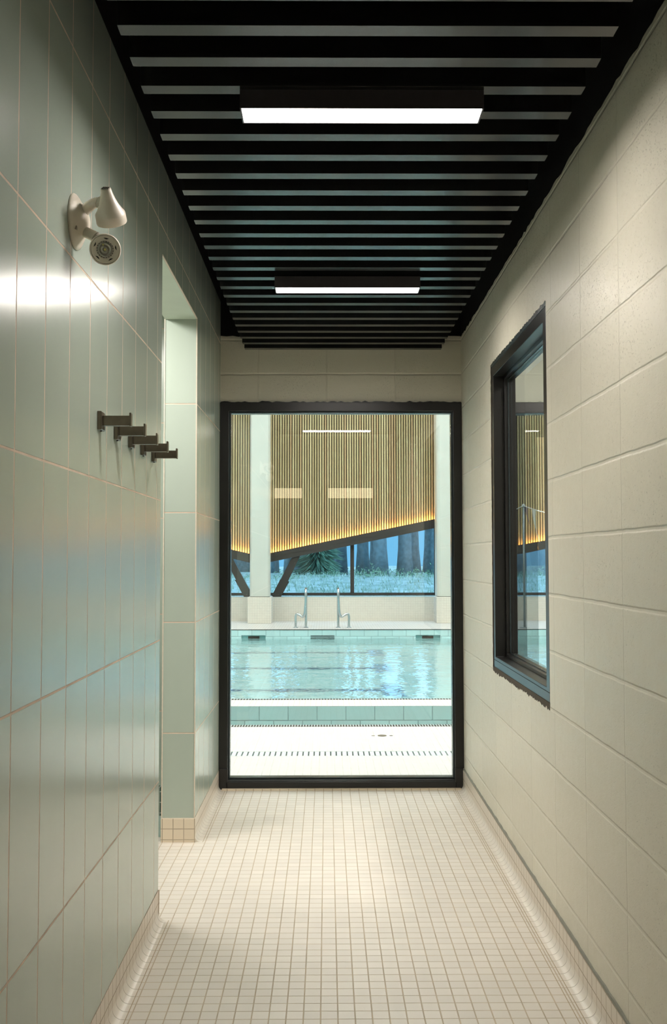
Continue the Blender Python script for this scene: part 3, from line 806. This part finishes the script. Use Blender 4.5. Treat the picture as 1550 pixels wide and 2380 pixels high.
# V braces
def brace(xb, xt, label):
    zt = zf(xt) - .182
    t = thing('steel_brace', label, 'brace', (xb, YS + .02, LZ), 'V shaped dark steel braces')
    d = Vector((xt - xb, 0, zt - LZ)); n = Vector((d.z, 0, -d.x)).normalized()
    bm = bmesh.new(); w = .082
    for y0, y1 in ((-.05, .05),):
        vs = []
        hw = w * d.length / d.z
        for y in (y0, y1):
            for (px, pz) in ((-hw, 0), (hw, 0), (d.x + hw, zf(xb + d.x + hw) - .182 - LZ), (d.x - hw, zf(xb + d.x - hw) - .182 - LZ)): vs.append(bm.verts.new((px, y, pz)))
        bm.faces.new(vs[:4]); bm.faces.new(vs[4:][::-1])
        for k in range(4): bm.faces.new([vs[k], vs[(k + 1) % 4], vs[4 + (k + 1) % 4], vs[4 + k]])
    obj('strut', bm, M_steel, t)
    bm = bmesh.new(); hw *= 1.12
    vs = []
    for y in (-.056, .056):
        for (px, pz) in ((-hw, 0), (hw, 0), (d.x * .42 + hw, d.z * .38), (d.x * .46 - hw, d.z * .44)): vs.append(bm.verts.new((px, y, pz)))
    bm.faces.new(vs[:4]); bm.faces.new(vs[4:][::-1])
    for k in range(4): bm.faces.new([vs[k], vs[(k + 1) % 4], vs[4 + (k + 1) % 4], vs[4 + k]])
    obj('gusset', bm, M_steel, t)
    for px, pz in ((-.05, .05), (.05, .05), (d.x * .95 - .02, d.z - .06), (d.x * .9 + .02, d.z - .13)):
        bm = bmesh.new(); tube(bm, [(px, -.062, pz), (px, -.05, pz)], .010, 10); obj('bolt', bm, M_nickel, t)
brace(-1.655, -2.09, 'dark steel brace leaning left of the pale column')
brace(-1.08, -.66, 'dark steel brace leaning right of the pale column')
# hall windows: frames, mullions, glass
YW = YS + .16
def hall_window(n, x0, x1, muls, label):
    bm = bmesh.new(); bx(bm, x0, x1, YW, YW + .07, LZ + .018, LZ + .078)
    for m_ in muls:
        vs = bx(bm, m_ - .040, m_ + .040, YW, YW + .07, LZ + .07, 1)
        for v in vs:
            if abs(v.co.z - 1) < 1e-6: v.co.z = zf(v.co.x) - .02
    w = struct(obj('window_%d' % n, bm, M_steel), label)
    bm = bmesh.new(); N = 24
    for i in range(N):
        a = x0 + (x1 - x0) * i / N; b = x0 + (x1 - x0) * (i + 1) / N
        pts = [a, b] + [f_[0] for f_ in foot if a < f_[0] < b]; pts = sorted(set(pts))
        for p, q in zip(pts, pts[1:]):
            bm.faces.new([bm.verts.new((p, YW + .03, LZ + .02)), bm.verts.new((q, YW + .03, LZ + .02)), bm.verts.new((q, YW + .03, zf(q) - .01)), bm.verts.new((p, YW + .03, zf(p) - .01))])
    bmesh.ops.remove_doubles(bm, verts=bm.verts, dist=1e-5)
    obj('pane', bm, M_glass_b, w); return w
hall_window(4, -8.9, -1.38, (-8.0, -5.0), 'blue window strip left of the pale column')
hall_window(5, -1.38, 2.5, (.543, 2.345), 'blue window strip between the two columns')
hall_window(6, 2.5, 10.9, (3.0, 6.6, 8.4), 'blue window strip seen through the side window')
# shell of the hall
bm = bmesh.new(); bx(bm, HX0 - .2, HX0, YF + .2, YE + .36, -.4, 7.2); struct(obj('wall_left', bm, M_white), 'hall side wall')
bm = bmesh.new(); bx(bm, HX1, HX1 + .2, YF + .2, YE + .36, -.4, 7.2); struct(obj('wall_right', bm, M_white), 'hall side wall')
bm = bmesh.new(); bx(bm, HX0, HX1, YE + .16, YE + .36, 2.35, 7.0); struct(obj('wall_far', bm, M_white))
bm = bmesh.new(); bx(bm, HX0, HX1, YF + .06, YE + .36, 7.0, 7.2); struct(obj('ceiling', bm, M_white))
bm = bmesh.new()
solid(bm, 1, YF + .06, YF + .2, [HX0, XL, XR, XRB, R2, HX1], [0, FZ, CEIL_Z, 7.0], lambda i, j: not (i in (1, 3) and j in (0, 1)) and not (j == 1 and i in (1, 3)))
struct(obj('wall_near', bm, M_conc), 'hall side of the glazed end wall')
for i, (x, y) in enumerate(HALL_LAMPS):
    t = thing('hall_light', 'long white hall ceiling lamp, %s, %s' % (('above the near deck', 'above the middle of the pool', 'above the far deck')[i // 3], ('left side', 'centre', 'right side')[i % 3]), 'light', (x, y, HALL_Z), 'ceiling lamps of the pool hall')
    bm = bmesh.new(); bx(bm, -1.25, 1.25, -.35, .35, .002, .12); obj('housing', bm, M_white, t)
    for s in (-1, 1):
        bm = bmesh.new(); tube(bm, [(s * 1.0, 0, .1205), (s * 1.0, 0, .398)], .006, 8); obj('hanger', bm, M_chrome, t)
    a = area_lamp('lamp_glow', (0, 0, 0), 2.4, .6, HALL_POWER * (1.7 if i < 3 else 1.25), HALL_COL, ''); a.parent = t

# ladder grab rails
def rail(xa, xb, label):
    """xa outer foot, xb inner (tall) foot"""
    s = 1 if xb > xa else -1; yb = 18.93
    t = thing('grab_rail', label, 'grab rail', (xb, yb, 0), 'stainless pool ladder rails')
    d = xa - xb
    pts = smooth_path([(d, 0, .004), (d, 0, .10), (d, 0, .215), (d * .86, -.01, .262), (d * .60, -.03, .245), (d * .30, -.05, .215), (d * .13, -.07, .27), (d * .05, -.10, .42), (0, -.13, .60), (0, -.12, .70), (0, -.06, .745), (0, -.01, .70), (0, 0, .58), (0, 0, .3), (0, 0, .004)], 6)
    bm = bmesh.new(); tube(bm, pts, .024, 14); obj('tube', bm, M_chrome, t, smooth=True)
    for x in (d, 0):
        bm = bmesh.new(); lathe(bm, [(.048, 0.0005), (.048, .008), (.03, .014)], Matrix.Translation((x, 0, 0)), 24); obj('foot_plate', bm, M_chrome, t)
rail(-.599, -.402, 'left stainless ladder rail on the far deck')
rail(.421, .216, 'right stainless ladder rail on the far deck')

# backstroke flag pole, line and pennants
t = thing('flag_pole', 'slim grey pole carrying the pennant line beyond the side window', 'pole', (3.755, 18.76, 0))
bm = bmesh.new(); tube(bm, [(0, 0, 0.002), (.0, 0, 2.30)], .021, 16); obj('shaft', bm, M_pole, t, smooth=True)
bm = bmesh.new(); lathe(bm, [(.10, .0005), (.10, .012), (.04, .02)], Matrix(), 20); obj('foot_plate', bm, M_pole, t)
bm = bmesh.new(); lathe(bm, [(.021, 2.30), (.03, 2.31), (.03, 2.34), (.015, 2.36)], Matrix(), 16); obj('cap', bm, M_flagw, t)
P0 = Vector((3.755, 18.76, 2.33)); P1 = Vector((3.9, 7.0, 2.33))
def fl(k): q = P0.lerp(P1, k); q.z -= 4 * .42 * k * (1 - k); return q
bm = bmesh.new(); tube(bm, [fl(k / 40) for k in range(41)], .009, 6); tube(bm, [P0, P0 + Vector((-.15, .9, -.12)), P0 + Vector((-.35, 2.1, -.35))], .008, 6)
tag(obj('flag_line', bm, M_flagw), 'thin white line strung from the grey pole', 'rope')
for i, (k, mt, lab) in enumerate(((.022, M_flagb, 'navy triangular pennant next to the grey pole'), (.075, M_flagw, 'white triangular pennant on the line'), (.19, M_flagb, 'navy pennant farther along the line'), (.30, M_flagw, 'white pennant farther along the line'))):
    q = fl(k); w = .16; L_ = .60 if i else .42
    bm = bmesh.new(); vs = []
    for dx in (-.0015, .0015):
        row = []
        for j in range(7):
            f_ = j / 6; hw = w * (1 - f_) * (1 - .75 * math.sin(f_ * PI / 2)) + .004; cy = .07 * f_
            row.append((bm.verts.new((dx + .12 * f_ * f_, cy - hw, -L_ * f_)), bm.verts.new((dx + .12 * f_ * f_, cy + hw, -L_ * f_))))
        vs.append(row)
    for row in vs:
        for a_, b_ in zip(row, row[1:]): bm.faces.new([a_[0], a_[1], b_[1], b_[0]])
    for s_ in (0, 1):
        for j in range(6): bm.faces.new([vs[0][j][s_], vs[0][j + 1][s_], vs[1][j + 1][s_], vs[1][j][s_]])
    bm.faces.new([vs[0][0][0], vs[0][0][1], vs[1][0][1], vs[1][0][0]])
    o = obj('pennant', bm, mt); o.location = q; tag(o, lab, 'flag', 'backstroke pennants')

# ================================================================== outside
bm = bmesh.new(); nx, ny = 60, 40; G = []
def gz(x, y):
    k = max(0, min(1, (y - 23) / 17)); return -.05 + .62 * k * k * (3 - 2 * k) + .05 * math.sin(x * .9 + y * .5) * k
for j in range(ny + 1):
    y = 21.5 + 60 * (j / ny) ** 1.6; G.append([bm.verts.new((-30 + 66 * i / nx, y, gz(-30 + 66 * i / nx, y))) for i in range(nx + 1)])
for j in range(ny):
    for i in range(nx): bm.faces.new([G[j][i], G[j][i + 1], G[j + 1][i + 1], G[j + 1][i]])
struct(obj('ground', bm, M_meadow, smooth=True), 'pale meadow outside the hall windows')
bm = bmesh.new()
for i in range(5200):
    x = random.uniform(-9, 14); y = random.uniform(26, 39); z = gz(x, y); h = random.uniform(.08, .30); a_ = random.uniform(0, PI); w = random.uniform(.01, .03)
    c, s_ = math.cos(a_) * w, math.sin(a_) * w; l_ = random.uniform(-.1, .1)
    bm.faces.new([bm.verts.new((x - c, y - s_, z)), bm.verts.new((x + c, y + s_, z)), bm.verts.new((x + l_, y + l_, z + h))])
tag(obj('tall_grass', bm, foliage('pale_grass', (.22, .32, .20), (.62, .66, .60), 9), recalc=False), 'pale tall grass and reeds outside the windows', 'grass', kind='stuff')
def tree(x, y, r, lo, label, fir=False):
    z = gz(x, y) - .05; t = thing('conifer_tree' if fir else 'tall_tree', label, 'tree', (x, y, z), 'dark trees beyond the meadow')
    bm = bmesh.new(); H = random.uniform(12, 15); lx = random.uniform(-.4, .4)
    tube(bm, [(0, 0, 0), (lx * .1, 0, 1.2), (lx * .4, 0, 5), (lx, 0, H)], [r * 1.3, r, r * .8, r * .2], 12); obj('trunk', bm, M_bark, t, smooth=True)
    bm = bmesh.new(); z_ = lo
    while z_ < H:
        f_ = 1 - (z_ - lo) / (H - lo + .5); R_ = (.95 if fir else 2.2) * (f_ ** .7) + .2
        n = 130 if fir else 11
        for k in range(n):
            a_ = random.uniform(0, 2 * PI); rr_ = R_ * random.uniform(.55, 1.1); w = random.uniform(.015, .05) if fir else random.uniform(.12, .3); dz = random.uniform(-.5, -.1) - rr_ * .15
            c = Vector((lx * z_ / H, 0, z_ + random.uniform(-.15, .15))); e = Vector((math.cos(a_) * rr_, math.sin(a_) * rr_, dz)); s_ = Vector((-math.sin(a_), math.cos(a_), 0)) * w
            mid = c + e * .55
            bm.faces.new([bm.verts.new(c), bm.verts.new(mid + s_), bm.verts.new(c + e), bm.verts.new(mid - s_ + Vector((0, 0, -.08)))])
        z_ += .34
    obj('crown', bm, M_fir, t, recalc=False)
# photo column of each trunk -> place along the tree line
TR = [(430, 44, .22, 3.4), (470, 47, .35, 3.2), (548, 45, .18, 2.9), (565, 50, .30, 3.2), (640, 46, .16, 3.0), (668, 43, .14, 3.2), (700, 52, .42, 2.9), (735, 42, .16, .55), (765, 50, .40, 3.1), (792, 45, .26, 3.1), (843, 44, .26, 3.4), (884, 42, .30, 3.5), (868, 52, .2, 3.5),
      (941, 43, .30, 3.6), (962, 49, .30, 3.4), (995, 47, .22, 3.6), (1008, 43, .16, 3.4), (1060, 45, .35, 3.4), (1125, 46, .3, 3.2), (1215, 44, .34, 3.0), (1240, 48, .30, 3.1), (1268, 44, .26, 2.8), (1300, 46, .3, 3)]
ords = {}
for px, y, r, lo in TR:
    x = (px - 760) / 2288.0 * y
    if px == 735: lab = 'green leaning conifer with low branches between the brace and the mullion'
    elif px < 580: lab = 'dark tree seen left of the pale column, at %s' % ({565: 'its near side', 548: 'the glazing edge', 470: 'the far left', 430: 'the extreme left'}[px])
    elif px < 730: lab = 'dark trunk just right of the brace, %s' % ('widest of them' if px == 700 else 'slim one' if px == 668 else 'behind the brace')
    elif px < 815: lab = 'dark trunk left of the window mullion, %s' % ('wide' if px == 765 else 'narrow')
    elif px < 1030: lab = {843: 'dark trunk just right of the window mullion', 884: 'tall dark trunk in the middle of the right pane', 868: 'thin far trunk beside the middle trunk of the right pane', 941: 'widest dark trunk in the right pane', 962: 'dark trunk overlapping the widest one on its right', 995: 'slender trunk near the right column', 1008: 'slimmest trunk touching the right column'}[px]
    else: lab = {1060: 'trunk hidden behind the right column', 1125: 'trunk hidden behind the block wall', 1215: 'trunk behind the flag pole', 1240: 'trunk right of the flag pole', 1268: 'trunk at the right edge of the side window', 1300: 'trunk beyond the side window edge'}[px]
    tree(x, y, r, lo if px == 735 else lo + 6.5, lab, px == 735)
random.seed(11)
for i in range(26):
    px = 440 + i * 34 + random.uniform(-10, 10); y = random.uniform(38, 41); x = (px - 760) / 2288 * y
    bm = bmesh.new(); S = random.uniform(.3, .65)
    for k in range(160):
        v = Vector((random.gauss(0, .4), random.gauss(0, .4), abs(random.gauss(0, .32)))) * S; w = S * .12
        a_ = Vector((random.uniform(-1, 1), random.uniform(-1, 1), random.uniform(-1, 1))) * w; b_ = Vector((random.uniform(-1, 1), random.uniform(-1, 1), random.uniform(-1, 1))) * w
        bm.faces.new([bm.verts.new(v), bm.verts.new(v + a_), bm.verts.new(v + b_)])
    o = obj('bush', bm, M_bush, recalc=False); o.location = (x, y, gz(x, y) - .02)
    near = min(TR, key=lambda q: abs(q[0] - px))
    tag(o, '%s pale bush %s, %s from left' % ('large' if S > .5 else 'medium' if S > .4 else 'small', 'left of the column' if px < 582 else 'hidden by the column' if px < 628 else 'between brace and mullion' if px < 819 else 'in the right pane' if px < 1012 else 'behind the block wall' if px < 1200 else 'by the flag pole',
        ('1st 2nd 3rd ' + ' '.join('%dth' % k for k in range(4, 21)) + ' 21st 22nd 23rd 24th 25th 26th').split()[i]), 'bush', 'bushes along the tree line')
